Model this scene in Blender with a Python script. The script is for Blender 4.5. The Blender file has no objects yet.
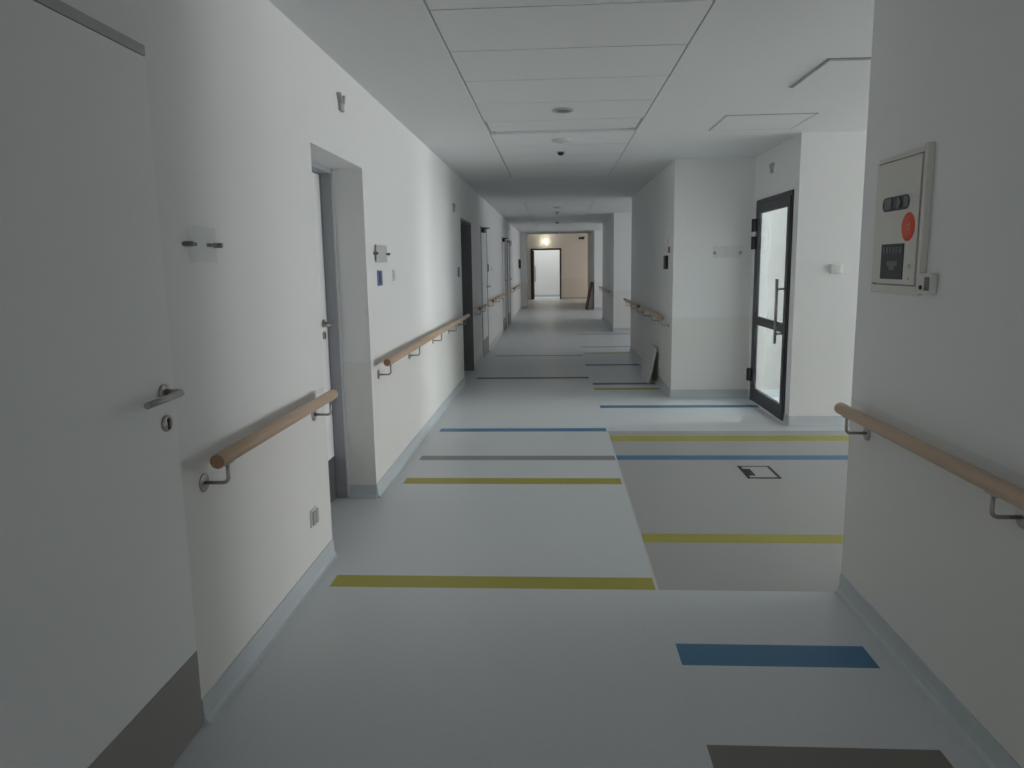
import bpy, bmesh, math, random
from mathutils import Vector, Matrix

S = bpy.context.scene
COL = S.collection
PI = math.pi

# ------------------------------------------------------------------ dimensions
XL, XR, H = -1.22, 1.34, 2.69          # corridor walls, ceiling height
YB = -6.2                              # closed end of the corridor behind the camera
L1A, L1B = 3.39, 7.06                  # first side lobby
NY = 8.60                              # niche wall beside the glass door
NX = 2.22                              # glass door wall
L2A, L2B = 13.3, 17.2                  # second side lobby
L3A, L3B = 21.3, 25.6                  # third side lobby
PY0, PY1, PX = 26.9, 28.0, -1.02       # pier on the left
HY0, HY1, HH = 28.0, 34.0, 3.0         # end hall
RE = 30.8

# ------------------------------------------------------------------ materials
def mat(name, col, rough=0.6, metal=0.0, spec=0.5, noise=0.0, nscale=40.0, bump=0.0, emit=None, estr=0.0):
    m = bpy.data.materials.new(name); m.use_nodes = True
    nt = m.node_tree; b = nt.nodes['Principled BSDF']
    b.inputs['Base Color'].default_value = (*col, 1)
    b.inputs['Roughness'].default_value = rough
    b.inputs['Metallic'].default_value = metal
    b.inputs['Specular IOR Level'].default_value = spec
    tc = nt.nodes.new('ShaderNodeTexCoord')
    if noise or bump:
        n = nt.nodes.new('ShaderNodeTexNoise'); n.inputs['Scale'].default_value = nscale
        n.inputs['Detail'].default_value = 3
        nt.links.new(tc.outputs['Object'], n.inputs['Vector'])
        if noise:
            mx = nt.nodes.new('ShaderNodeMix'); mx.data_type = 'RGBA'
            mx.inputs[6].default_value = (*[c * (1 - noise) for c in col], 1)
            mx.inputs[7].default_value = (*[min(1, c * (1 + noise)) for c in col], 1)
            nt.links.new(n.outputs['Fac'], mx.inputs[0]); nt.links.new(mx.outputs[2], b.inputs['Base Color'])
        if bump:
            bp = nt.nodes.new('ShaderNodeBump'); bp.inputs['Strength'].default_value = bump
            bp.inputs['Distance'].default_value = 0.002
            nt.links.new(n.outputs['Fac'], bp.inputs['Height']); nt.links.new(bp.outputs['Normal'], b.inputs['Normal'])
    if emit:
        b.inputs['Emission Color'].default_value = (*emit, 1); b.inputs['Emission Strength'].default_value = estr
    return m

def wall_mat(name, top, low, zed=0.935):
    """White paint above, beige wall vinyl below the handrail line."""
    m = mat(name, top, 0.75, spec=0.25, bump=0.05, nscale=160)
    nt = m.node_tree; b = nt.nodes['Principled BSDF']
    g = nt.nodes.new('ShaderNodeNewGeometry'); sp = nt.nodes.new('ShaderNodeSeparateXYZ')
    lt = nt.nodes.new('ShaderNodeMath'); lt.operation = 'LESS_THAN'; lt.inputs[1].default_value = zed
    mx = nt.nodes.new('ShaderNodeMix'); mx.data_type = 'RGBA'
    mx.inputs[6].default_value = (*top, 1); mx.inputs[7].default_value = (*low, 1)
    nt.links.new(g.outputs['Position'], sp.inputs[0]); nt.links.new(sp.outputs['Z'], lt.inputs[0])
    nt.links.new(lt.outputs[0], mx.inputs[0]); nt.links.new(mx.outputs[2], b.inputs['Base Color'])
    return m

def wood_mat(name, c1, c2):
    m = mat(name, c1, 0.42, spec=0.4)
    nt = m.node_tree; b = nt.nodes['Principled BSDF']
    tc = nt.nodes.new('ShaderNodeTexCoord'); mp = nt.nodes.new('ShaderNodeMapping')
    mp.inputs['Scale'].default_value = (60, 3, 60)
    n = nt.nodes.new('ShaderNodeTexNoise'); n.inputs['Scale'].default_value = 1.0; n.inputs['Detail'].default_value = 5
    mx = nt.nodes.new('ShaderNodeMix'); mx.data_type = 'RGBA'
    mx.inputs[6].default_value = (*c1, 1); mx.inputs[7].default_value = (*c2, 1)
    nt.links.new(tc.outputs['Object'], mp.inputs[0]); nt.links.new(mp.outputs[0], n.inputs['Vector'])
    nt.links.new(n.outputs['Fac'], mx.inputs[0]); nt.links.new(mx.outputs[2], b.inputs['Base Color'])
    return m

def glass_mat(name, tint, gloss):
    m = bpy.data.materials.new(name); m.use_nodes = True
    nt = m.node_tree; nt.nodes.clear()
    o = nt.nodes.new('ShaderNodeOutputMaterial'); mx = nt.nodes.new('ShaderNodeMixShader')
    t = nt.nodes.new('ShaderNodeBsdfTransparent'); t.inputs[0].default_value = (*tint, 1)
    g = nt.nodes.new('ShaderNodeBsdfGlossy'); g.inputs['Roughness'].default_value = 0.02
    f = nt.nodes.new('ShaderNodeLayerWeight'); f.inputs['Blend'].default_value = 0.5
    p = nt.nodes.new('ShaderNodeMath'); p.operation = 'POWER'; p.inputs[1].default_value = 5
    q = nt.nodes.new('ShaderNodeMath'); q.operation = 'MULTIPLY_ADD'; q.inputs[1].default_value = 0.4; q.inputs[2].default_value = gloss
    nt.links.new(f.outputs['Facing'], p.inputs[0]); nt.links.new(p.outputs[0], q.inputs[0])
    nt.links.new(q.outputs[0], mx.inputs[0]); nt.links.new(t.outputs[0], mx.inputs[1]); nt.links.new(g.outputs[0], mx.inputs[2])
    nt.links.new(mx.outputs[0], o.inputs[0])
    return m

M = {}
M['wall'] = wall_mat('white_paint_over_beige_vinyl', (0.81, 0.815, 0.81), (0.77, 0.757, 0.73))
M['white'] = mat('white_paint', (0.80, 0.805, 0.80), 0.75, spec=0.25, bump=0.05, nscale=160)
M['room'] = mat('room_wall_darkened', (0.47, 0.475, 0.465), 0.8, spec=0.2)  # wall paint darkened so the room looks less bright through the glass
M['ceil'] = mat('ceiling_paint', (0.76, 0.77, 0.77), 0.85, spec=0.2)
M['tile'] = mat('ceiling_cassette', (0.78, 0.79, 0.79), 0.6, spec=0.3)
M['gap'] = mat('ceiling_void_grey', (0.5, 0.5, 0.5), 0.9)
M['vinyl'] = mat('pale_blue_grey_vinyl', (0.635, 0.66, 0.68), 0.38, spec=0.35, noise=0.05, nscale=55)
M['vinylgrey'] = mat('warm_grey_vinyl', (0.42, 0.425, 0.415), 0.40, spec=0.35, noise=0.05, nscale=55)
M['yellow'] = mat('mustard_vinyl', (0.40, 0.37, 0.06), 0.42, spec=0.35, noise=0.05, nscale=55)
M['blue'] = mat('blue_vinyl', (0.06, 0.195, 0.36), 0.42, spec=0.35, noise=0.05, nscale=55)
M['greystripe'] = mat('grey_stripe_vinyl', (0.27, 0.275, 0.28), 0.42, spec=0.35, noise=0.05, nscale=55)
M['taupe'] = mat('taupe_stripe_vinyl', (0.20, 0.19, 0.17), 0.42, spec=0.35, noise=0.05, nscale=55)
M['slatestripe'] = mat('dark_slate_vinyl', (0.075, 0.105, 0.14), 0.42, spec=0.35, noise=0.05, nscale=55)
M['seam'] = mat('weld_seam', (0.62, 0.63, 0.62), 0.5)
M['base'] = mat('coved_vinyl_skirting', (0.52, 0.56, 0.58), 0.45, spec=0.35, noise=0.04, nscale=55)
M['door'] = mat('door_laminate', (0.84, 0.845, 0.84), 0.5, spec=0.35)
M['frame'] = mat('grey_steel_frame', (0.40, 0.41, 0.44), 0.45, spec=0.4)
M['frameedge'] = mat('pale_frame_edge', (0.62, 0.63, 0.65), 0.5)
M['kick'] = mat('taupe_kick_plate', (0.32, 0.305, 0.285), 0.5, spec=0.3)
M['darkkick'] = mat('charcoal_kick_plate', (0.10, 0.10, 0.10), 0.5)
M['strip'] = mat('grey_head_strip', (0.43, 0.43, 0.415), 0.5)
M['darksteel'] = mat('dull_dark_steel', (0.20, 0.19, 0.18), 0.45, metal=0.6)
M['steel'] = mat('brushed_steel', (0.42, 0.40, 0.38), 0.34, metal=1.0, noise=0.05, nscale=90)
M['wood'] = wood_mat('oak_handrail', (0.51, 0.365, 0.25), (0.61, 0.45, 0.32))
M['endgrain'] = wood_mat('oak_end_grain', (0.30, 0.17, 0.10), (0.36, 0.21, 0.12))
M['anthracite'] = mat('anthracite_aluminium', (0.032, 0.033, 0.038), 0.4, spec=0.45)
M['black'] = mat('black_plastic', (0.015, 0.015, 0.017), 0.5)
M['plastic'] = mat('white_plastic', (0.72, 0.74, 0.73), 0.4, spec=0.4)
M['greyplastic'] = mat('grey_plastic', (0.42, 0.43, 0.43), 0.45)
M['plate'] = mat('grey_sign_backing', (0.55, 0.55, 0.55), 0.5)
M['cream'] = mat('cream_enamel', (0.66, 0.64, 0.59), 0.4, spec=0.4)
M['orange'] = mat('orange_sticker', (0.80, 0.10, 0.035), 0.5)
M['tan'] = mat('tan_label', (0.40, 0.34, 0.30), 0.5)
M['darkblue'] = mat('dark_blue_panel', (0.03, 0.05, 0.17), 0.4)
M['midblue'] = mat('grey_blue_panel', (0.22, 0.25, 0.42), 0.4)
M['darkglass'] = mat('dark_window', (0.025, 0.028, 0.034), 0.4, spec=0.3)
M['slate'] = mat('slate_grey', (0.13, 0.135, 0.14), 0.5)
M['glass'] = glass_mat('clear_glass', (0.95, 0.97, 0.96), 0.03)
M['acrylic'] = glass_mat('clear_acrylic', (0.97, 0.975, 0.97), 0.025)
M['winglass'] = glass_mat('window_glass', (0.97, 0.98, 0.98), 0.03)
M['board'] = mat('pale_grey_board', (0.60, 0.62, 0.63), 0.6)
M['boardedge'] = mat('raw_board_edge', (0.66, 0.66, 0.60), 0.7)
M['maroon'] = mat('dark_red_board', (0.09, 0.035, 0.04), 0.6)
M['red'] = mat('fire_red', (0.35, 0.04, 0.03), 0.5)
M['lamp'] = mat('lit_lamp', (1, 1, 0.9), 0.5, emit=(1.0, 0.97, 0.72), estr=14)
M['softlamp'] = mat('emergency_lens', (0.85, 0.86, 0.80), 0.3)
M['signwhite'] = mat('white_notice', (0.82, 0.82, 0.80), 0.6)

# ------------------------------------------------------------------ mesh helpers
class MB:
    def __init__(self): self.bm = bmesh.new()
    def _faces(self, vs, quads, mi):
        v = [self.bm.verts.new(p) for p in vs]
        for q in quads:
            f = self.bm.faces.new([v[i] for i in q]); f.material_index = mi
    def box(self, x0, x1, y0, y1, z0, z1, mi=0):
        x0, x1 = min(x0, x1), max(x0, x1); y0, y1 = min(y0, y1), max(y0, y1); z0, z1 = min(z0, z1), max(z0, z1)
        vs = [(x, y, z) for z in (z0, z1) for y in (y0, y1) for x in (x0, x1)]
        self._faces(vs, [(0, 2, 3, 1), (4, 5, 7, 6), (0, 1, 5, 4), (2, 6, 7, 3), (0, 4, 6, 2), (1, 3, 7, 5)], mi)
        return self
    def prism(self, pts, d, mi=0):
        """closed polygon pts (3D) swept by vector d"""
        n = len(pts); d = Vector(d)
        vs = [Vector(p) for p in pts] + [Vector(p) + d for p in pts]
        qs = [tuple(range(n))[::-1], tuple(range(n, 2 * n))] + [(i, (i + 1) % n, n + (i + 1) % n, n + i) for i in range(n)]
        self._faces(vs, qs, mi); return self
    def tube(self, pts, r, seg=14, mi=0, cap=True):
        pts = [Vector(p) for p in pts]; rings = []
        rr = r if isinstance(r, (list, tuple)) else [r] * len(pts)
        up = None
        for i, p in enumerate(pts):
            a = pts[max(0, i - 1)]; c = pts[min(len(pts) - 1, i + 1)]
            t = (c - a).normalized()
            if up is None:
                up = Vector((0, 0, 1)) if abs(t.z) < 0.9 else Vector((0, 1, 0))
            u = (up - t * up.dot(t)).normalized(); w = t.cross(u); up = u
            rings.append([self.bm.verts.new(p + rr[i] * (math.cos(2 * PI * k / seg) * u + math.sin(2 * PI * k / seg) * w)) for k in range(seg)])
        for a, b in zip(rings, rings[1:]):
            for k in range(seg):
                f = self.bm.faces.new([a[k], a[(k + 1) % seg], b[(k + 1) % seg], b[k]]); f.material_index = mi; f.smooth = True
        if cap:
            for rg in (rings[0][::-1], rings[-1]):
                f = self.bm.faces.new(rg); f.material_index = mi
        return self
    def lathe(self, prof, c, axis='z', seg=28, mi=0):
        """prof: (radius, height) list, spun round the axis through c; closed at both ends"""
        ax = {'x': Vector((1, 0, 0)), '-x': Vector((-1, 0, 0)), 'z': Vector((0, 0, 1)), '-z': Vector((0, 0, -1)), '-y': Vector((0, -1, 0)), 'y': Vector((0, 1, 0))}[axis]
        u = Vector((0, 0, 1)) if abs(ax.z) < .5 else Vector((1, 0, 0)); w = ax.cross(u); c = Vector(c)
        rings = [[self.bm.verts.new(c + ax * h + max(r, 1e-4) * (math.cos(2 * PI * k / seg) * u + math.sin(2 * PI * k / seg) * w)) for k in range(seg)] for r, h in prof]
        for a, b in zip(rings, rings[1:]):
            for k in range(seg):
                f = self.bm.faces.new([a[k], a[(k + 1) % seg], b[(k + 1) % seg], b[k]]); f.material_index = mi; f.smooth = True
        for rg in (rings[0][::-1], rings[-1]):
            f = self.bm.faces.new(rg); f.material_index = mi
        return self
    def build(self, name, mats, parent=None, bevel=0.0, seg=2, loc=None):
        bmesh.ops.recalc_face_normals(self.bm, faces=self.bm.faces[:])
        me = bpy.data.meshes.new(name)
        off = Vector((0, 0, 0))
        if parent is not None:
            p = parent
            while p is not None: off += p.location; p = p.parent
        elif loc is not None: off = Vector(loc)
        if off.length: bmesh.ops.translate(self.bm, verts=self.bm.verts[:], vec=-off)
        self.bm.to_mesh(me); self.bm.free()
        for m in (mats if isinstance(mats, (list, tuple)) else [mats]): me.materials.append(M[m])
        o = bpy.data.objects.new(name, me); COL.objects.link(o)
        if parent is not None: o.parent = parent
        elif loc is not None: o.location = loc
        if bevel:
            b = o.modifiers.new('Bevel', 'BEVEL'); b.width = bevel; b.segments = seg; b.limit_method = 'ANGLE'; b.angle_limit = math.radians(40)
        return o

def tag(o, label, cat, group=None, kind=None):
    o['label'] = label; o['category'] = cat
    if group: o['group'] = group
    if kind: o['kind'] = kind
    return o
def empty(name, loc, label, cat, group=None, kind=None):
    o = bpy.data.objects.new(name, None); COL.objects.link(o); o.location = loc; o.empty_display_size = 0.1
    return tag(o, label, cat, group, kind)
def struct(o, label, cat): return tag(o, label, cat, kind='structure')

# ------------------------------------------------------------------ floor
def cells(xs, ys, z, pick, name, mats, thick):
    mb = MB(); bm = mb.bm
    V = {(i, j): bm.verts.new((x, y, z)) for i, x in enumerate(xs) for j, y in enumerate(ys)}
    for i in range(len(xs) - 1):
        for j in range(len(ys) - 1):
            m = pick((xs[i] + xs[i + 1]) / 2, (ys[j] + ys[j + 1]) / 2)
            f = bm.faces.new([V[i, j], V[i + 1, j], V[i + 1, j + 1], V[i, j + 1]]); f.material_index = mats.index(m)
    r = bmesh.ops.extrude_face_region(bm, geom=bm.faces[:])
    return mb
FX0, FX1 = -1.64, 11.2
stripes = [  # x0, x1, y0, y1, material
    (-1.12, 0.475, 3.39, 3.53, 'yellow'), (-1.11, 0.468, 5.13, 5.28, 'yellow'),
    (-1.112, 0.478, 5.79, 5.93, 'greystripe'), (-1.11, 0.475, 6.83, 6.97, 'blue'),
    (0.49, FX1, 4.01, 4.15, 'yellow'), (0.49, FX1, 5.80, 5.94, 'blue'), (0.49, FX1, 6.44, 6.64, 'yellow'),
    (0.487, NX - .02, 7.98, 8.13, 'blue'), (0.487, 1.24, 2.713, 2.88, 'blue'), (0.483, 1.22, 2.06, 2.226, 'taupe'),
    (-1.10, 0.46, 10.12, 10.27, 'slatestripe'), (0.49, 1.30, 9.17, 9.31, 'yellow'), (0.49, 1.30, 9.57, 9.72, 'slatestripe'),
    (0.47, 1.32, 11.42, 11.58, 'slatestripe'), (0.50, 1.30, 13.00, 13.15, 'yellow'), (-1.05, 0.46, 12.70, 12.84, 'greystripe'),
    (0.49, 6.0, 16.6, 16.8, 'greystripe'), (0.49, 6.0, 14.0, 14.14, 'greystripe')]
def pick_floor(x, y):
    for x0, x1, y0, y1, m in stripes:
        if x0 < x < x1 and y0 < y < y1: return m
    if 0.49 < x and L1A < y < 6.84: return 'vinylgrey'
    if 0.478 < x < 0.49 and L1A < y < 6.84: return 'seam'
    return 'vinyl'
xs = sorted(set([FX0, FX1, 0.478, 0.49] + [s[0] for s in stripes] + [s[1] for s in stripes]))
ys = sorted(set([YB, HY1 + 3.2, L1A, 6.84] + [s[2] for s in stripes] + [s[3] for s in stripes]))
FM = ['vinyl', 'vinylgrey', 'yellow', 'blue', 'greystripe', 'taupe', 'seam', 'slatestripe']
mb = MB(); V = {}
for i in range(len(xs) - 1):
    for j in range(len(ys) - 1):
        q = []
        for a, b in ((i, j), (i + 1, j), (i + 1, j + 1), (i, j + 1)):
            if (a, b) not in V: V[a, b] = mb.bm.verts.new((xs[a], ys[b], 0))
            q.append(V[a, b])
        f = mb.bm.faces.new(q); f.material_index = FM.index(pick_floor((xs[i] + xs[i + 1]) / 2, (ys[j] + ys[j + 1]) / 2))
mb.box(FX0, FX1, YB, HY1 + 3.2, -0.2, -0.004)
mb.box(-5, FX0, HY0 - .2, HY1 + 3.2, -0.2, 0)
struct(mb.build('floor', FM), 'pale blue grey vinyl floor with coloured stripes and a grey lobby field', 'floor')

# ------------------------------------------------------------------ ceiling
TX0, TX1 = -0.565, 0.715
TF = [(-2.42, 10.06), (13.95, 26.0)]
mb = MB()
Z1 = H + 0.10
def slab(x0, x1, y0, y1, mi=0): mb.box(x0, x1, y0, y1, H, Z1, mi)
slab(-1.64, TX0, YB, HY0); slab(TX1, FX1, YB, HY0)
prev = YB
for a, b in TF: slab(TX0, TX1, prev, a); prev = b
slab(TX0, TX1, prev, HY0)
mb.box(TX0, TX1, YB, HY0, H + 0.024, Z1, 2)          # soffit above the cassettes
E1 = 0.006
for a, b in TF:
    y = a + 0.006
    k = 0
    while y < b - 0.3:
        y1 = min(y + 0.661, b)
        if a < 0 and 6.0 < y < 6.4:                  # a slot gap before the next field of cassettes
            mb.box(TX0 + E1 + .02, TX1 - E1 - .02, y + 0.006, 6.60, H + 0.002, H + 0.022, 1)
            mb.box(TX0 + .06, TX1 - .06, 6.655, 6.70, H + 0.012, H + 0.03, 1)
            y = 6.765; continue
        mb.box(TX0 + E1 + .003, TX1 - E1, y + 0.006, y1 - 0.006, H + 0.002, H + 0.022, 1)
        y = y1
mb.box(-5, 6.5, HY0, HY1 + 3.2, HH, HH + .1)
mb.box(-5, 6.5, HY0 - .1, HY0, H, HH + .1)
struct(mb.build('ceiling', ['ceil', 'tile', 'gap']), 'white ceiling with a lowered run of rectangular cassettes', 'ceiling')

# ------------------------------------------------------------------ walls
def wall_y(mb, x0, x1, y0, y1, holes, h=H, mi=0):
    """wall running along Y, with door holes (ya, yb, top)"""
    y = y0
    for ya, yb, zt in sorted(holes):
        if ya > y: mb.box(x0, x1, y, ya, 0, h, mi)
        mb.box(x0, x1, ya, yb, zt, h, mi); y = yb
    if y < y1: mb.box(x0, x1, y, y1, 0, h, mi)
D1 = (1.245, 2.272); D2 = (3.79, 4.80); D3 = (9.76, 10.98); D4 = (12.35, 13.42); D5 = (17.3, 18.42); D6 = (19.15, 20.2)
mb = MB()
wall_y(mb, XL - 0.42, XL, YB, PY0, [(*D1, 2.214), (*D2, 2.175), (*D3, 2.175), (*D4, 2.2), (*D5, 2.2), (*D6, 2.2)])
struct(mb.build('wall_left', 'wall'), 'long white left corridor wall with a beige lower half', 'wall')
mb = MB(); mb.box(XL - .42, PX, PY0, PY1, 0, H)
struct(mb.build('wall_pier', 'wall'), 'shaded wall pier narrowing the far left of the corridor', 'wall')
mb = MB(); mb.box(XR, XR + .25, YB, L1A - .25, 0, H); mb.box(XR, 11.0, L1A - .25, L1A, 0, H)
struct(mb.build('wall_right', 'wall'), 'near right wall with the beige cabinet, ending at the side lobby', 'wall')
mb = MB()
mb.box(NX, 11.0, L1B, L1B + .14, 0, H)
struct(mb.build('wall_lobby', 'white'), 'bright white lobby wall facing the camera with the light switch', 'wall')
mb = MB()
wall_y(mb, NX, NX + .14, L1B + .14, NY, [(7.20, 8.46, 2.21)])
struct(mb.build('wall_door', 'wall'), 'short wall holding the glazed door', 'wall')
mb = MB()
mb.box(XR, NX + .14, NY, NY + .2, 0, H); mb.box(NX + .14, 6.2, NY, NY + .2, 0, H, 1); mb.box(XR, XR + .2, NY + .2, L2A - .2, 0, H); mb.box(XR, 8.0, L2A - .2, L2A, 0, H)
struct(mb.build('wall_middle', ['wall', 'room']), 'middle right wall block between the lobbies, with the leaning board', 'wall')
mb = MB()
mb.box(XR, 8.0, L2B, L2B + .2, 0, H); mb.box(XR, XR + .2, L2B + .2, L3A - .2, 0, H); mb.box(XR, 8.0, L3A - .2, L3A, 0, H)
struct(mb.build('wall_distant', 'wall'), 'distant right wall block behind the second lobby', 'wall')
mb = MB()
mb.box(XR, 8.0, L3B, L3B + .2, 0, H); mb.box(XR, XR + .2, L3B + .2, RE, 0, H); mb.box(XR, 6.4, RE - .2, RE, 0, H)
mb.box(XR, 6.4, HY0 - .1, RE, H, HH)
struct(mb.build('wall_far', 'wall'), 'farthest right wall block before the end hall', 'wall')
mb = MB(); mb.box(XL - .42, -1.0, YB - .2, YB, 0, H); mb.box(1.1, XR + .25, YB - .2, YB, 0, H); mb.box(-1.0, 1.1, YB - .2, YB, 0, .5); mb.box(-1.0, 1.1, YB - .2, YB, 1.9, H)
struct(mb.build('wall_back', 'wall'), 'corridor end wall with an added window far behind the camera', 'wall')
root = empty('window_5', (.05, YB - .1, .5), 'unseen window added at the corridor end for fill light', 'window', kind='structure')  # unseen window, invented to go with the fill light
f = MB(); t = .06
for a, b, c, e in ((-1.0, -1.0 + t, .5, 1.9), (1.1 - t, 1.1, .5, 1.9), (-1.0, 1.1, .5, .5 + t), (-1.0, 1.1, 1.9 - t, 1.9), (.02, .08, .5, 1.9)):
    f.box(a, b, YB - .12, YB - .06, c, e)
f.build('window_frame', 'plastic', root, .004)
g = MB(); g.box(-1.0, 1.1, YB - .095, YB - .085, .5, 1.9); g.build('pane', 'winglass', root)
# end hall
FDX0, FDX1, FDZ = -1.09, 0.29, 2.29
mb = MB()
mb.box(-5, FDX0, HY1, HY1 + .15, 0, HH); mb.box(FDX1, 6.4, HY1, HY1 + .15, 0, HH); mb.box(FDX0, FDX1, HY1, HY1 + .15, FDZ, HH)
struct(mb.build('wall_end', 'wall'), 'end hall wall in warm light around the black framed doorway', 'wall')
mb = MB()
mb.box(-5, -4.85, HY0, HY1, 0, HH); mb.box(-5, XL - .42, PY1 - .15, PY1, 0, HH); mb.box(6.25, 6.4, RE, HY1, 0, HH)
struct(mb.build('wall_hall', 'wall'), 'side walls of the end hall', 'wall')
mb = MB()
mb.box(-2.4, 1.7, HY1 + 3.0, HY1 + 3.15, 0, HH); mb.box(-2.4, -2.25, HY1 + .15, HY1 + 3, 0, HH); mb.box(1.55, 1.7, HY1 + .15, HY1 + 3, 0, HH)
mb.box(-2.4, 1.7, HY1 + 2.97, HY1 + 3.0, 0, 0.10, 1)
struct(mb.build('wall_room', ['white', 'base']), 'white room wall seen through the far doorway', 'wall')

# windows that let the daylight into the side spaces
def window_x(n, x, y0, y1, z0, z1, wy0, wy1, h=H):
    """outer wall at x with a glazed window; returns nothing"""
    mb = MB()
    mb.box(x, x + .2, wy0, y0, 0, h); mb.box(x, x + .2, y1, wy1, 0, h); mb.box(x, x + .2, y0, y1, 0, z0); mb.box(x, x + .2, y0, y1, z1, h)
    struct(mb.build('wall_outer', 'wall'), 'outer wall of the %s with a window' % n, 'wall')
    root = empty('window_%d' % WN[n], (x + .1, (y0 + y1) / 2, z0), 'white framed window at the end of the %s' % n, 'window', kind='structure')
    f = MB(); t = .06
    for a, b, c, d in ((y0, y0 + t, z0, z1), (y1 - t, y1, z0, z1), (y0, y1, z0, z0 + t), (y0, y1, z1 - t, z1), ((y0 + y1) / 2 - t / 2, (y0 + y1) / 2 + t / 2, z0, z1)):
        f.box(x + .06, x + .12, a, b, c, d)
    f.build('window_frame', 'plastic', root, .004)
    g = MB(); g.box(x + .085, x + .095, y0, y1, z0, z1); g.build('pane', 'winglass', root)
WN = {'first lobby': 1, 'second lobby': 2, 'third lobby': 3, 'glazed room': 4, 'near half of the first lobby': 6}
window_x('first lobby', 10.8, 5.4, 6.95, 0.15, 1.7, 5.32, L1B)
window_x('near half of the first lobby', 10.8, 3.55, 5.25, 0.35, 2.05, L1A, 5.32)
window_x('second lobby', 7.8, 13.6, 16.9, 0.8, 2.5, L2A, L2B)
window_x('third lobby', 7.8, 21.6, 25.3, 0.8, 2.5, L3A, L3B)
window_x('glazed room', 6.0, 7.4, 8.4, 0.6, 2.5, L1B + .14, NY)

# ------------------------------------------------------------------ skirting (coved vinyl)
PROF = [(0, 0), (0.034, 0.001), (0.018, 0.008), (0.009, 0.024), (0.006, 0.050), (0.005, 0.094), (0, 0.094)]
def skirt(mb, p0, p1, n):
    """along p0 -> p1 (xy), standing out from the wall along n (xy)"""
    pts = [(p0[0] + n[0] * a, p0[1] + n[1] * a, z) for a, z in PROF]
    mb.prism(pts, (p1[0] - p0[0], p1[1] - p0[1], 0))
mb = MB()
y = YB
for a, b in (D1, D2, D3, D4, D5, D6):
    skirt(mb, (XL, y), (XL, a), (1, 0)); y = b
skirt(mb, (XL, y), (XL, PY0), (1, 0))
skirt(mb, (XL, D2[1]), (XL - .2, D2[1]), (0, -1)); pass
skirt(mb, (XL, PY0), (PX, PY0), (0, -1)); skirt(mb, (PX, PY0), (PX, PY1), (1, 0))
struct(mb.build('baseboard_left', 'base'), 'coved grey skirting along the left wall', 'skirting')
mb = MB(); skirt(mb, (XR, YB), (XR, L1A), (-1, 0)); skirt(mb, (XR, L1A), (10.8, L1A), (0, 1))
struct(mb.build('baseboard_right', 'base'), 'coved grey skirting along the near right wall', 'skirting')
mb = MB(); skirt(mb, (NX, L1B), (10.8, L1B), (0, -1)); skirt(mb, (NX, L1B), (NX, 7.20), (-1, 0)); skirt(mb, (NX, 8.46), (NX, NY), (-1, 0))
skirt(mb, (XR, NY), (NX, NY), (0, -1)); skirt(mb, (XR, NY), (XR, L2A), (-1, 0)); skirt(mb, (NX + .14, NY), (6.0, NY), (0, -1))
struct(mb.build('baseboard_lobby', 'base'), 'coved grey skirting round the lobby wall, the door niche and the middle right wall', 'skirting')
mb = MB(); skirt(mb, (XR, L2B), (7.8, L2B), (0, -1)); skirt(mb, (XR, L2B), (XR, L3A), (-1, 0)); skirt(mb, (XR, L3B), (7.8, L3B), (0, -1)); skirt(mb, (XR, L3B), (XR, RE), (-1, 0))
skirt(mb, (FDX1 + .06, HY1), (6.2, HY1), (0, -1)); skirt(mb, (-4.8, HY1), (FDX0 - .06, HY1), (0, -1))
struct(mb.build('baseboard_far', 'base'), 'coved grey skirting on the distant walls', 'skirting')

# ------------------------------------------------------------------ doors
def lever(root, x, y, z, dirn, plen=.12, cyl=True, drop=.078):
    """lever on a wall-parallel leaf whose face is at x (facing +X); dirn = -1 points towards the camera"""
    h = MB(); r = .0105
    pts = [(x + .008, y, z), (x + .045, y, z)]
    for k in range(1, 7):
        a = k / 6 * PI / 2
        pts.append((x + .045 + .02 * math.sin(a), y + dirn * .02 * (1 - math.cos(a)), z))
    pts += [(x + .064, y + dirn * (.02 + (plen - .02) * .5), z - .003), (x + .060, y + dirn * plen, z - .006)]
    h.tube(pts, [r] * (len(pts) - 1) + [r * .95])
    hd = h.build('lever_handle', 'steel', root)
    g = MB(); g.lathe([(.026, 0), (.026, .006), (.024, .009), (.012, .009)], (x, y, z), 'x'); g.build('rosette', 'steel', hd)
    if cyl:
        e = MB(); e.lathe([(.026, 0), (.026, .006), (.024, .009), (.001, .009)], (x, y, z - drop), 'x')
        eo = e.build('lock_escutcheon', 'steel', root)
        s = MB(); s.lathe([(.0085, 0), (.0085, .003), (.001, .003)], (x + .009, y, z - drop + .008), 'x', 16); s.box(x + .009, x + .012, y - .005, y + .005, z - drop - .019, z - drop + .008)
        s.build('key_cylinder', 'black', eo)

# near door, flush in the left wall
d = empty('door_1', (XL, sum(D1) / 2, 0), 'large pale grey flush door at the left edge with a taupe kick plate', 'door', kind='structure')
b = MB(); b.box(XL - .045, XL + .003, D1[0] + .006, D1[1] - .004, 0.010, 2.181); leaf = b.build('leaf', 'door', d, .0015)
b = MB(); b.box(XL + .003, XL + .005, D1[0] + .010, D1[1] - .009, 0.012, 0.281); b.build('kick_plate', 'kick', d)
b = MB(); b.box(XL - .30, XL + .003, D1[0], D1[1], 2.184, 2.214); b.build('head_strip', 'strip', d)
b = MB(); b.box(XL - .30, XL - .05, D1[0], D1[0] + .03, 0, 2.172); b.box(XL - .30, XL - .05, D1[1] - .03, D1[1], 0, 2.172); b.build('door_frame', 'frame', d)
lever(d, XL + .003, 2.200, 1.178, -1, .20, drop=.098)

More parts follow.
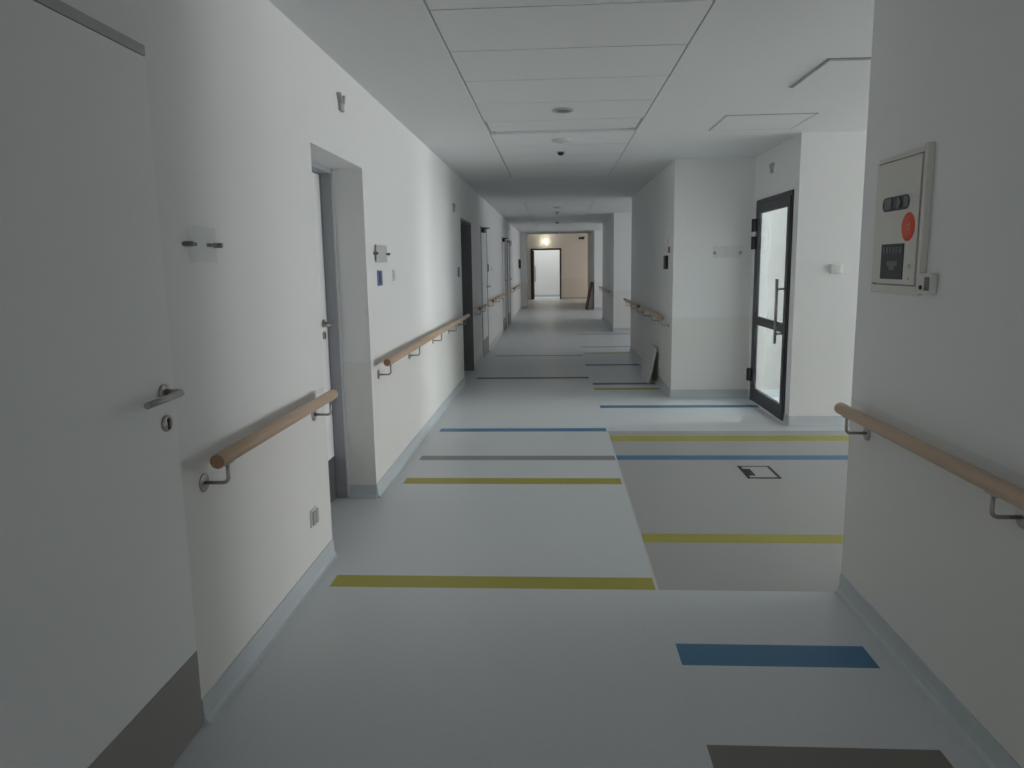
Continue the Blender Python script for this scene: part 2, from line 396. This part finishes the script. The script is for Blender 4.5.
def recessed(n, D, zt, label, depth, fm, fw=.075, kickmat='darkkick'):
    y0, y1 = D; xf = XL - depth
    d = empty('door_%d' % n, (xf, (y0 + y1) / 2, 0), label, 'door', kind='structure')
    b = MB()
    b.box(xf - fw - .05, xf, y0, y0 + .006, 0, zt - .03); b.box(xf - fw - .05, xf, y1 - .006, y1, 0, zt - .03)
    b.box(xf - fw - .05, xf, y0, y1, zt - .03, zt)
    b.box(xf - fw - .09, xf - fw - .05, y0, y0 + .06, 0, zt); b.box(xf - fw - .09, xf - fw - .05, y1 - .06, y1, 0, zt)
    fr = b.build('door_frame', fm, d)
    if depth > .1:
        e = MB(); e.box(xf, xf + .012, y1 - .016, y1, 0, zt); e.build('frame_edge', 'frameedge', fr)
    b = MB(); b.box(xf - fw - .045, xf - fw, y0 + .010, y1 - .012, .008, zt - .035); b.build('leaf', 'door', d, .002)
    b = MB(); b.box(xf - fw, xf - fw + .003, y0 + .05, y1 - .016, .012, .30); b.build('kick_plate', kickmat, d)
    lever(d, xf - fw, y1 - .10, 1.20, -1)
    return d
recessed(2, D2, 2.175, 'white door set deep in the left wall beyond the near handrail', .20, 'frame')
recessed(3, D3, 2.175, 'door in the dark framed recess at the far end of the long left handrail', .0, 'slate', .21)

def flush(n, D, label, closer=True, notice=False):
    y0, y1 = D
    d = empty('door_%d' % n, (XL, (y0 + y1) / 2, 0), label, 'door', kind='structure')
    b = MB(); b.box(XL - .2, XL + .012, y0, y0 + .05, 0, 2.2); b.box(XL - .2, XL + .012, y1 - .05, y1, 0, 2.2); b.box(XL - .2, XL + .012, y0, y1, 2.15, 2.2); b.build('door_frame', 'anthracite' if n == 6 else 'frame', d, .003)
    b = MB(); b.box(XL - .05, XL + .002, y0 + .054, y1 - .054, .01, 2.146); b.build('leaf', 'door', d, .002)
    b = MB(); b.box(XL + .002, XL + .004, y0 + .06, y1 - .06, .012, .30); b.build('kick_plate', 'kick', d)
    lever(d, XL + .003, y1 - .14, 1.19, -1, .13, False)
    if closer:
        b = MB(); b.box(XL + .003, XL + .06, y0 + .06, y0 + .34, 2.10, 2.17); c = b.build('door_closer', 'black', d, .006)
        a = MB(); a.tube([(XL + .03, y0 + .12, 2.175), (XL + .12, y0 + .34, 2.178), (XL + .03, y0 + .5, 2.178)], .010); a.build('closer_arm', 'black', c)
    if notice:
        b = MB(); b.box(XL + .012, XL + .016, y0 - .02, y0 + .22, 1.58, 1.76); b.build('notice', 'signwhite', d)
    return d
flush(4, D4, 'flush door with a dark closer and lever on the left wall past the dark recess')
flush(5, D5, 'distant left door with a closer, nearer of the last two')
flush(6, D6, 'most distant left door, with a white notice and dark frame', closer=False, notice=True)

# glazed door in the niche
GY0, GY1 = 7.20, 8.46
d = empty('door_7', (NX, (GY0 + GY1) / 2, 0), 'anthracite framed glass door with a long steel pull handle', 'door', kind='structure')
b = MB(); b.box(NX - .012, NX + .035, GY1 - .045, GY1, 0, 2.21); b.box(NX - .012, NX + .035, GY0, GY0 + .03, 0, 2.21); b.box(NX - .012, NX + .035, GY0, GY1, 2.165, 2.21)
b.build('door_frame', 'anthracite', d, .003)
b = MB(); x0, x1 = NX - .02, NX + .018; a0, a1 = GY0 + .034, GY1 - .049
b.box(x0, x1, a1 - .085, a1, .012, 2.16); b.box(x0, x1, a0, a0 + .085, .012, 2.16)
b.box(x0, x1, a0 + .085, a1 - .085, 2.065, 2.16); b.box(x0, x1, a0 + .085, a1 - .085, .868, .957); b.box(x0, x1, a0 + .085, a1 - .085, .012, .155)
lf = b.build('leaf', 'anthracite', d, .002)
b = MB(); b.box(NX - .008, NX + .004, a0 + .08, a1 - .08, .95, 2.07); b.build('upper_pane', 'glass', lf)
b = MB(); b.box(NX - .008, NX + .004, a0 + .08, a1 - .08, .15, .872); b.build('lower_pane', 'glass', lf)
b = MB(); hx, hy = NX - .10, a0 + .045
b.tube([(hx, hy, .765), (hx, hy, 1.385)], .0145, 18); b.tube([(hx, hy, 1.29), (NX - .018, hy, 1.29)], .011); b.tube([(hx, hy, .862), (NX - .018, hy, .862)], .011)
b.build('pull_handle', 'steel', d)
for z in (1.945, 1.755, .295):
    b = MB(); b.box(NX - .045, NX - .012, GY1 - .10, GY1 + .012, z - .068, z + .068)
    b.tube([(NX - .045, GY1 - .03, z - .07), (NX - .045, GY1 - .03, z + .07)], .018)
    b.build('hinge', 'black', d, .003)

# far doorway
d = empty('door_8', (0, HY1, 0), 'black framed open doorway at the end of the corridor', 'door', kind='structure')
b = MB(); t = .075
b.box(FDX0, FDX0 + t, HY1 - .03, HY1 + .17, 0, FDZ); b.box(FDX1 - t, FDX1, HY1 - .03, HY1 + .17, 0, FDZ); b.box(FDX0, FDX1, HY1 - .03, HY1 + .17, FDZ - t, FDZ)
b.build('door_frame', 'anthracite', d, .004)
b = MB(); b.box(FDX0 + t, FDX0 + t + .06, HY1 - .01, HY1 + 1.1, .01, FDZ - t - .01); b.build('leaf', 'anthracite', d, .004)
b = MB(); x = FDX0 + t + .12; yy = HY1 + .08
b.tube([(x, yy, .8), (x, yy, 1.5)], .02); b.tube([(x, yy, .9), (x - .06, yy, .9)], .015); b.tube([(x, yy, 1.4), (x - .06, yy, 1.4)], .015); b.build('pull_handle', 'steel', d)

# ------------------------------------------------------------------ handrails
RZ, RR, OFF = 0.918, 0.0255, 0.09
def handrail(xw, side, y0, y1, brackets, label, RZ=RZ):
    xa = xw + side * OFF
    root = empty('handrail', (xa, y0, RZ), label, 'handrail', 'oak corridor handrails')
    b = MB(); b.tube([(xa, y0 + .004, RZ), (xa, y0 + .006, RZ), (xa, y1 - .006, RZ), (xa, y1 - .004, RZ)], [RR - .002, RR, RR, RR - .002], 28)
    rail = b.build('rail', 'wood', root)
    for ya, yb in ((y0, y0 + .0045), (y1 - .0045, y1)):
        b = MB(); b.lathe([(RR - .004, 0), (RR - .002, .002), (RR - .002, .0045)] if ya == y0 else [(RR - .002, 0), (RR - .002, .002), (RR - .004, .0045)], (xa, ya, RZ), 'y', 24)
        b.build('end_cap', 'endgrain', root)
    zb = RZ - .095
    for i, yb in enumerate(brackets):
        pts = [(xa, yb, RZ - RR + .002), (xa, yb, zb + .02)]
        for k in range(1, 7):
            a = k / 6 * PI / 2
            pts.append((xa - side * .02 * (1 - math.cos(a)), yb, zb + .02 - .02 * math.sin(a)))
        pts.append((xw + side * .004, yb, zb))
        b = MB(); b.tube(pts, .0065, 12); b.box(xa - .008, xa + .008, yb - .03, yb + .03, RZ - RR - .003, RZ - RR + .003)
        br = b.build('bracket', 'steel', root)
        b = MB(); b.lathe([(.033, 0), (.033, .004), (.030, .006), (.001, .006)], (xw, yb, zb), 'x' if side > 0 else '-x', 24); b.build('rosette', 'steel', br)
    return root
handrail(XL, 1, 2.335, 3.66, [2.415, 3.70 - .10], 'short oak handrail between the near door and the door recess')
handrail(XL, 1, 4.88, 9.62, [4.985, 6.085, 7.30, 8.40, 9.30], 'long oak handrail along the bright left wall')
handrail(XL, 1, 11.10, 12.1, [11.2, 12.0], 'short oak handrail stub just past the dark left recess')
handrail(XL, 1, 13.5, 17.0, [13.65, 15.2, 16.8], 'distant left handrail between the two dark closers')
handrail(XL, 1, 20.5, 25.9, [20.7, 22.3, 24, 25.6], 'farthest left handrail ending at the shaded pier')
handrail(XR, -1, -0.6, 3.285, [-.06, 1.04, 2.12, 3.20], 'oak handrail on the near right wall below the cabinet', .909)
handrail(XR, -1, 8.74, 10.75, [8.84, 9.7, 10.6], 'oak handrail above the board leaning on the right wall')
handrail(XR, -1, 11.25, 13.5, [11.4, 12.4, 13.2], 'right handrail poking past the corner of the second lobby')
handrail(XR, -1, 17.3, 21.2, [17.45, 19.3, 21.0], 'farthest right handrail beyond the second lobby')

# ------------------------------------------------------------------ wall fittings, left
def sign(xw, yc, zc, w, h, pm, clip_in, label):
    r = empty('sign_holder', (xw, yc, zc), label, 'sign holder', 'empty wall sign holders')
    b = MB(); b.box(xw + .010, xw + .014, yc - w / 2, yc + w / 2, zc - h / 2, zc + h / 2); b.build('plate', pm, r)
    for s in (-1, 1):
        y = yc + s * (w / 2 - clip_in)
        b = MB(); b.box(xw, xw + .018, y - .036, y + .036, zc - .006, zc + .006); b.lathe([(.009, 0), (.009, .030), (.007, .032), (.001, .032)], (xw, y + s * .02, zc), 'x', 16)
        b.build('clip', 'darksteel', r, .002)
    return r
sign(XL, 2.525, 1.637, .20, .12, 'acrylic', .012, 'clear sign plate on two steel clips beside the near door')
sign(XL, 5.19, 1.645, .32, .118, 'plate', .0, 'grey sign plate on steel clips right of the door recess')
def call_panel(yc, zc, w, h, label):
    r = empty('wall_call_panel', (XL, yc, zc), label, 'call panel', 'dark call panels beside doors')  # call panel with a display, not a switch
    b = MB(); b.box(XL, XL + .014, yc - w / 2, yc + w / 2, zc - h / 2, zc + h / 2); b.build('housing', 'midblue', r, .003)
    b = MB(); b.box(XL + .014, XL + .016, yc - w / 2 + .006, yc + w * .05, zc - h * .4, zc + h / 2 - .006); b.build('display', 'darkblue', r)
    return r
call_panel(5.13, 1.478, .105, .105, 'small dark blue call panel right of the door recess')
call_panel(9.40, 1.48, .10, .12, 'small dark panel just before the dark left recess')
call_panel(13.62, 1.515, .12, .14, 'small dark panel beyond the first flush door')
def rocker(x, y, z, face, label):
    r = empty('light_switch', (x, y, z), label, 'light switch', 'white light switches')
    b = MB(); c = MB()
    if face == 'x':
        b.box(x, x + .010, y - .042, y + .042, z - .042, z + .042); c.box(x + .010, x + .014, y - .028, y + .028, z - .028, z + .028)
    else:
        b.box(x - .05, x + .05, y - .028, y, z - .043, z + .043); c.box(x - .022, x + .044, y - .034, y - .028, z - .036, z + .036)
    b.build('frame', 'plastic', r, .003); c.build('rocker', 'plastic', r, .002)
rocker(XL, 5.61, 1.49, 'x', 'white light switch on the left wall beside the call panel')
rocker(XL, 14.35, 1.50, 'x', 'distant white light switch on the left wall past the first flush door')
rocker(2.58, L1B, 1.475, 'y', 'white light switch on the bright lobby wall')
# socket
r = empty('wall_socket', (XL, 3.50, .32), 'white double wall socket low under the near left handrail', 'socket')
b = MB(); b.box(XL, XL + .010, 3.455, 3.545, .275, .365); b.build('frame', 'plastic', r, .004)
for y in (3.478, 3.522):
    b = MB(); b.box(XL + .010, XL + .020, y - .016, y + .016, .285, .355); b.build('socket_cover', 'greyplastic', r, .003)
# lamp bracket over the recess
def y_bracket(x, y, z, label):
    r = empty('wall_bracket', (x, y, z), label, 'bracket', 'grey metal brackets above doors')
    s = 1 if x < 0 else -1
    b = MB(); b.box(x, x + s * .02, y - .022, y + .034, z - .042, z + .004); b.build('base', 'greyplastic', r, .003)
    for dy in (-.042, .042):
        b = MB(); b.prism([(x, y + dy * .3 - .012, z), (x, y + dy * .3 + .016, z), (x, y + dy + .011, z + .05), (x, y + dy - .011, z + .05)], (s * .025, 0, 0)); b.build('prong', 'greyplastic', r)
    return r
y_bracket(XL, 4.35, 2.475, 'small grey forked bracket above the left door recess')
y_bracket(XL, 9.08, 2.245, 'tiny grey forked bracket before the dark left recess')
y_bracket(NX, 7.93, 2.485, 'small grey forked bracket above the glass door')
# emergency light by the last left door, alarm box near the pier
r = empty('wall_mounted_light', (XL, 20.35, 2.15), 'small pale emergency light high beside the last left door', 'emergency light')
b = MB(); b.box(XL, XL + .04, 20.25, 20.45, 2.08, 2.22); b.build('housing', 'plastic', r, .006)
b = MB(); b.box(XL + .04, XL + .055, 20.27, 20.43, 2.10, 2.20); b.build('lens', 'softlamp', r, .006)
r = empty('wall_mounted_alarm', (XL, 25.3, 1.68), 'small dark red alarm box on the left wall before the pier', 'alarm box')
b = MB(); b.box(XL, XL + .07, 25.15, 25.45, 1.45, 1.75); b.build('housing', 'maroon', r, .01)
b = MB(); b.box(XL + .07, XL + .075, 25.2, 25.4, 1.55, 1.68); b.build('cover', 'black', r)

# ------------------------------------------------------------------ wall cabinet on the near right wall
cy, cz = 3.03, 1.69
r = empty('hydrant_cabinet', (XR, cy, 1.42), 'beige wall cabinet with an orange sticker and a dark window', 'cabinet')
b = MB(); x = XR
b.box(x - .016, x, 2.800, 2.829, 1.420, 1.955); b.box(x - .016, x, 3.203, 3.215, 1.420, 1.94); b.box(x - .016, x, 2.829, 3.203, 1.932, 1.950); b.box(x - .016, x, 2.829, 3.203, 1.420, 1.451)
b.box(x - .004, x, 2.829, 3.203, 1.451, 1.932)
b.box(x - .024, x, 2.786, 2.806, 1.50, 1.958)
b.build('frame', 'cream', r, .002)
b = MB(); b.box(x - .020, x - .004, 2.834, 3.199, 1.456, 1.928); dr = b.build('cabinet_door', 'cream', r, .002)
def rr_slot(mb, y0, y1, z0, z1, xa, xb, n=8):
    rad = (z1 - z0) / 2; pts = []
    for s, yc in ((1, y1 - rad), (-1, y0 + rad)):
        for k in range(n + 1):
            a = -PI / 2 + PI * k / n if s > 0 else PI / 2 + PI * k / n
            pts.append((xa, yc + rad * math.cos(a), (z0 + z1) / 2 + rad * math.sin(a)))
    mb.prism(pts, (xb - xa, 0, 0))
b = MB(); rr_slot(b, 2.908, 3.135, 1.738, 1.792, x - .020, x - .0225); sl = b.build('slot_window', 'darkglass', dr)
b = MB(); b.lathe([(.022, 0), (.022, .003), (.019, .004), (.001, .004)], (x - .0225, 2.993, 1.765), '-x', 22); b.build('round_latch', 'slate', sl)
for ya, yb in ((2.913, 2.948), (3.053, 3.113)):
    b = MB(); b.box(x - .0245, x - .0225, ya, yb, 1.745, 1.786); b.build('latch_plate', 'slate', sl)
b = MB(); b.lathe([(.053, 0), (.053, .0008), (.001, .0008)], (x - .020, 2.907, 1.671), '-x', 40); st = b.build('round_sticker', 'orange', dr)
b = MB(); b.box(x - .0214, x - .0208, 2.895, 2.900, 1.655, 1.69); b.box(x - .0214, x - .0208, 2.900, 2.916, 1.676, 1.681); b.box(x - .0214, x - .0208, 2.900, 2.911, 1.660, 1.664); b.build('sticker_mark', 'tan', st)
b = MB(); b.box(x - .0225, x - .020, 2.928, 3.120, 1.475, 1.611); wn = b.build('dark_window', 'darkglass', dr)
b = MB()
for k in range(6): b.box(x - .0235, x - .0225, 2.948 + k * .028, 2.961 + k * .028, 1.575, 1.600)
b.build('printed_row', 'slate', wn)
b = MB(); b.box(x - .0235, x - .0225, 2.973, 3.063, 1.525, 1.545); b.box(x - .0235, x - .0225, 2.993, 3.043, 1.51, 1.525); b.build('printed_label', 'slate', wn)
for ya, yb, za, zb in ((2.868, 2.888, 1.518, 1.534), (2.875, 2.885, 1.475, 1.486)):
    b = MB(); b.box(x - .021, x - .020, ya, yb, za, zb); b.build('small_label', 'greyplastic', dr)
r = empty('lock_box', (XR, 2.75, 1.43), 'small pale box with a dark slot at the lower corner of the wall cabinet', 'key box')  # lock box with a key slot
b = MB(); b.box(x - .026, x - .0005, 2.700, 2.785, 1.426, 1.502); b.build('housing', 'cream', r, .004)
b = MB(); b.box(x - .028, x - .026, 2.708, 2.740, 1.440, 1.488); b.build('slot', 'slate', r)
b = MB(); b.lathe([(.008, 0), (.008, .004), (.005, .005), (.001, .005)], (x - .026, 2.766, 1.450), '-x', 16); b.build('lock', 'black', r)

# ------------------------------------------------------------------ fittings, niche and middle right wall
r = empty('sign_holder', (1.92, NY, 1.66), 'clear sign plate on small screws on the niche wall left of the glass door', 'sign holder', 'empty wall sign holders')
b = MB(); b.box(1.78, 2.10, NY - .013, NY - .009, 1.60, 1.73); b.build('plate', 'acrylic', r)
for xx in (1.80, 2.085):
    b = MB(); b.lathe([(.018, 0), (.018, .016), (.014, .018), (.001, .018)], (xx, NY, 1.655), '-y', 16); b.build('clip', 'steel', r)
r = empty('wall_unit', (XR, 9.05, 1.5), 'narrow dark wall unit with a small red tag on the shaded right wall', 'wall unit')
b = MB(); b.box(XR - .03, XR, 8.98, 9.16, 1.48, 1.64); b.build('housing', 'black', r, .004)
b = MB(); b.box(XR - .012, XR, 8.86, 8.93, 1.67, 1.74); b.build('tag', 'red', r, .002)
b = MB(); b.box(XR - .006, XR, 8.95, 9.2, 1.74, 1.86); b.build('notice', 'signwhite', r)

# leaning boards
def leaning(x_bot, x_top, y0, y1, length, t, mats, name, label, cat, em):
    ang = math.asin((x_top - x_bot) / length); s, c = math.sin(ang), math.cos(ang)
    r = empty(name, (x_bot, y0, 0), label, cat)
    def P(u, v): return (x_bot + s * u + c * v, 0, c * u - s * v + s * t)
    b = MB(); pts = [P(0, 0), P(0, t), P(length, t), P(length, 0)]
    b.prism([(p[0], y0 + .004, p[2]) for p in pts], (0, y1 - y0 - .004, 0)); b.build('panel', mats, r, .001)
    b = MB(); b.prism([(p[0], y0, p[2]) for p in pts], (0, .004, 0)); b.build('cut_edge', em, r)
leaning(1.19, 1.285, 9.62, 10.45, .475, .032, 'board', 'leaning_board', 'pale grey board leaning on the right wall under the handrail', 'board', 'boardedge')
leaning(1.07, 1.255, 25.75, 26.7, .95, .05, 'maroon', 'dark_board', 'dark panel leaning on the farthest right wall near the end hall', 'panel', 'maroon')

# ------------------------------------------------------------------ floor box
r = empty('floor_box', (1.51, 5.44, 0), 'black rimmed floor outlet box in the grey lobby floor', 'floor box')
y0, y1, x0, x1 = 5.28, 5.61, 1.39, 1.63; t = .022
b = MB(); b.box(x0, x0 + t, y0, y1, 0.0, .003); b.box(x1 - t, x1, y0, y1, 0.0, .003); b.box(x0, x1, y0, y0 + t, 0.0, .003); b.box(x0, x1, y1 - t, y1, 0.0, .003); b.build('rim', 'black', r)
b = MB(); b.box(x0 + t, x1 - t, y0 + t, y1 - t, 0.0, .0022); b.build('lid', 'vinylgrey', r)
b = MB(); b.box(x0 + t, x0 + t + .05, y0 + .07, y1 - .09, 0.0022, .005); b.build('cable_flap', 'black', r)

# ------------------------------------------------------------------ ceiling fittings
CX = .067
def disc(name, y, prof, m, label, cat, x=CX, part='housing', extra=None, group=None):
    r = empty(name, (x, y, H), label, cat, group)
    b = MB(); b.lathe(prof, (x, y, H + .002), '-z', 32); b.build(part, m, r)
    if extra:
        b = MB(); b.lathe(extra[0], (x, y, H + .002), '-z', 28); b.build(extra[1], extra[2], r)
    return r
disc('downlight', 5.79, [(.082, 0), (.082, .006), (.074, .012), (.056, .012), (.055, .004), (.001, .004)], 'greyplastic', 'round unlit downlight in the ceiling cassettes, nearest to the camera', 'downlight', extra=([(.054, .004), (.050, .006), (.001, .007)], 'reflector', 'slate'))
disc('ceiling_vent', 7.13, [(.092, 0), (.092, .006), (.080, .020), (.030, .026), (.001, .026)], 'plate', 'shallow round ceiling valve behind the slot gap', 'air valve', extra=([(.03, .026), (.03, .030), (.001, .030)], 'cone', 'plate'))
disc('ceiling_sensor', 7.87, [(.042, 0), (.042, .008), (.001, .008)], 'greyplastic', 'small dark ceiling sensor behind the round valve', 'sensor', extra=([(.034, .008), (.030, .026), (.016, .036), (.001, .038)], 'lens', 'black'))
disc('ceiling_vent', 15.2, [(.092, 0), (.092, .006), (.080, .020), (.030, .026), (.001, .026)], 'plate', 'faint round valve in the distant ceiling cassettes', 'air valve', extra=([(.03, .026), (.03, .030), (.001, .030)], 'cone', 'plate'))
for y, s, lab in ((16.6, 1.15, 'dark ceiling detector at the start of the distant cassettes'), (20.4, 1.1, 'dark ceiling detector halfway along the distant cassettes'), (26.6, 1.3, 'dark ceiling detector just before the end hall')):
    disc('smoke_detector', y, [(.05 * s, 0), (.05 * s, .012), (.046 * s, .016), (.001, .016)], 'greyplastic', lab, 'smoke detector', extra=([(.04 * s, .016), (.036 * s, .04 * s), (.02 * s, .05 * s), (.001, .05 * s)], 'chamber', 'greyplastic'), group='ceiling detectors')
def hatch(x0, x1, y0, y1, drop, label):
    r = empty('access_hatch', ((x0 + x1) / 2, (y0 + y1) / 2, H), label, 'access hatch')
    b = MB(); t = .012
    b.box(x0, x0 + t, y0, y1, H - .004, H + .002); b.box(x1 - t, x1, y0, y1, H - .004, H + .002); b.box(x0, x1, y0, y0 + t, H - .004, H + .002); b.box(x0, x1, y1 - t, y1, H - .004, H + .002)
    b.build('frame', 'greyplastic', r)
    b = MB(); b.box(x0 + t + .004, x1 - t - .004, y0 + t + .004, y1 - t - .004, H - .004 - drop, H + .001); b.build('hatch_panel', 'ceil', r)
hatch(1.345, 2.06, 6.16, 6.82, .001, 'flush ceiling hatch above the lobby near the glass door')
hatch(1.56, 2.28, 4.56, 5.26, .008, 'slightly dropped ceiling hatch in the lobby nearest the right wall')

# ------------------------------------------------------------------ end hall fittings
r = empty('bulkhead_lamp', (-.43, HY1, 2.60), 'lit round lamp glowing above the far black doorway', 'lamp')
b = MB(); b.lathe([(.085, 0), (.085, .03), (.07, .04), (.001, .04)], (-.43, HY1, 2.60), '-y', 24); b.build('base', 'plastic', r)
b = MB(); b.lathe([(.068, .04), (.066, .07), (.048, .095), (.02, .105), (.001, .107)], (-.43, HY1, 2.60), '-y', 24); b.build('globe', 'lamp', r)
r = empty('security_camera', (1.25, HY1, 2.72), 'dark security camera high on the end hall wall', 'security camera')
b = MB(); b.box(1.22, 1.30, HY1 - .03, HY1, 2.66, 2.78); b.tube([(1.26, HY1 - .02, 2.72), (1.24, HY1 - .14, 2.74)], .015); b.build('bracket', 'black', r)
b = MB(); b.tube([(1.32, HY1 - .16, 2.74), (1.12, HY1 - .24, 2.71)], .045, 18); b.tube([(1.12, HY1 - .24, 2.71), (1.09, HY1 - .25, 2.705)], .055, 18); b.build('camera_body', 'black', r)

# ------------------------------------------------------------------ light
def area(name, loc, target, sx, sy, power, col=(0.97, 0.985, 1.0), spread=PI):
    l = bpy.data.lights.new(name, 'AREA'); l.shape = 'RECTANGLE'; l.size = sx; l.size_y = sy; l.energy = power; l.color = col; l.spread = spread
    o = bpy.data.objects.new(name, l); COL.objects.link(o); o.location = loc
    o.rotation_euler = (Vector(target) - Vector(loc)).to_track_quat('-Z', 'Y').to_euler()
    return o
area('daylight_first_lobby', (10.77, 6.18, .9), (0, 6.18, .9), 1.45, 1.4, 85)
area('daylight_first_lobby_near', (10.77, 4.4, 1.2), (0, 4.4, 1.2), 1.6, 1.6, 40)
area('daylight_second_lobby', (7.77, 15.25, 1.6), (0, 15.25, 1.6), 3.15, 1.55, 36)
area('daylight_third_lobby', (7.77, 23.45, 1.6), (0, 23.45, 1.6), 3.45, 1.55, 42)
area('daylight_glazed_room', (5.97, 7.9, 1.55), (2, 7.9, 1.3), .95, 1.8, 62)
area('far_room_fill', (-.4, HY1 + 1.6, HH - .05), (-.4, HY1 + 1.6, 0), 2.5, 2.0, 14, (0.99, 1, 0.97))  # unseen overhead panel added to brighten the room beyond the doorway
area('hall_warm_fill', (6.1, 32.4, 1.9), (0, 32.4, 1.2), 2.6, 1.8, 24, (1, .81, .66))  # unseen warm panel added at the windowless side wall to tint the hall
area('fill_behind', (.05, YB + .03, 1.2), (.05, 3, 1.2), 2.05, 1.2, 12)  # fill light added behind the camera, from no known source
pl = bpy.data.lights.new('lamp_glow', 'POINT'); pl.energy = 0.6; pl.color = (1, .80, .62); pl.shadow_soft_size = .12
po = bpy.data.objects.new('lamp_glow', pl); COL.objects.link(po); po.location = (-.43, HY1 - .35, 2.6)

w = bpy.data.worlds.new('overcast'); S.world = w; w.use_nodes = True
w.node_tree.nodes['Background'].inputs[0].default_value = (0.80, 0.90, 1.0, 1); w.node_tree.nodes['Background'].inputs[1].default_value = 0.12

# ------------------------------------------------------------------ camera
cam = bpy.data.cameras.new('camera'); cam.sensor_width = 36; cam.lens = 26.0274; cam.clip_start = .05; cam.clip_end = 200
co = bpy.data.objects.new('camera', cam); COL.objects.link(co)
m3 = Matrix([[0.998254, 0.005873, 0.058774], [0.057102, 0.158565, -0.985696], [-0.015108, 0.987331, 0.157953]])
co.matrix_world = Matrix.Translation((0, 0, 1.55)) @ m3.to_4x4()
S.camera = co

S.view_settings.view_transform = 'Standard'; S.view_settings.look = 'None'
S.view_settings.gamma = 1; S.view_settings.exposure = 1.19; S.view_settings.use_curve_mapping = False
S.cycles.use_denoising = True
S.cycles.max_bounces = 12; S.cycles.diffuse_bounces = 8; S.cycles.transparent_max_bounces = 12
S.cycles.sample_clamp_indirect = 6
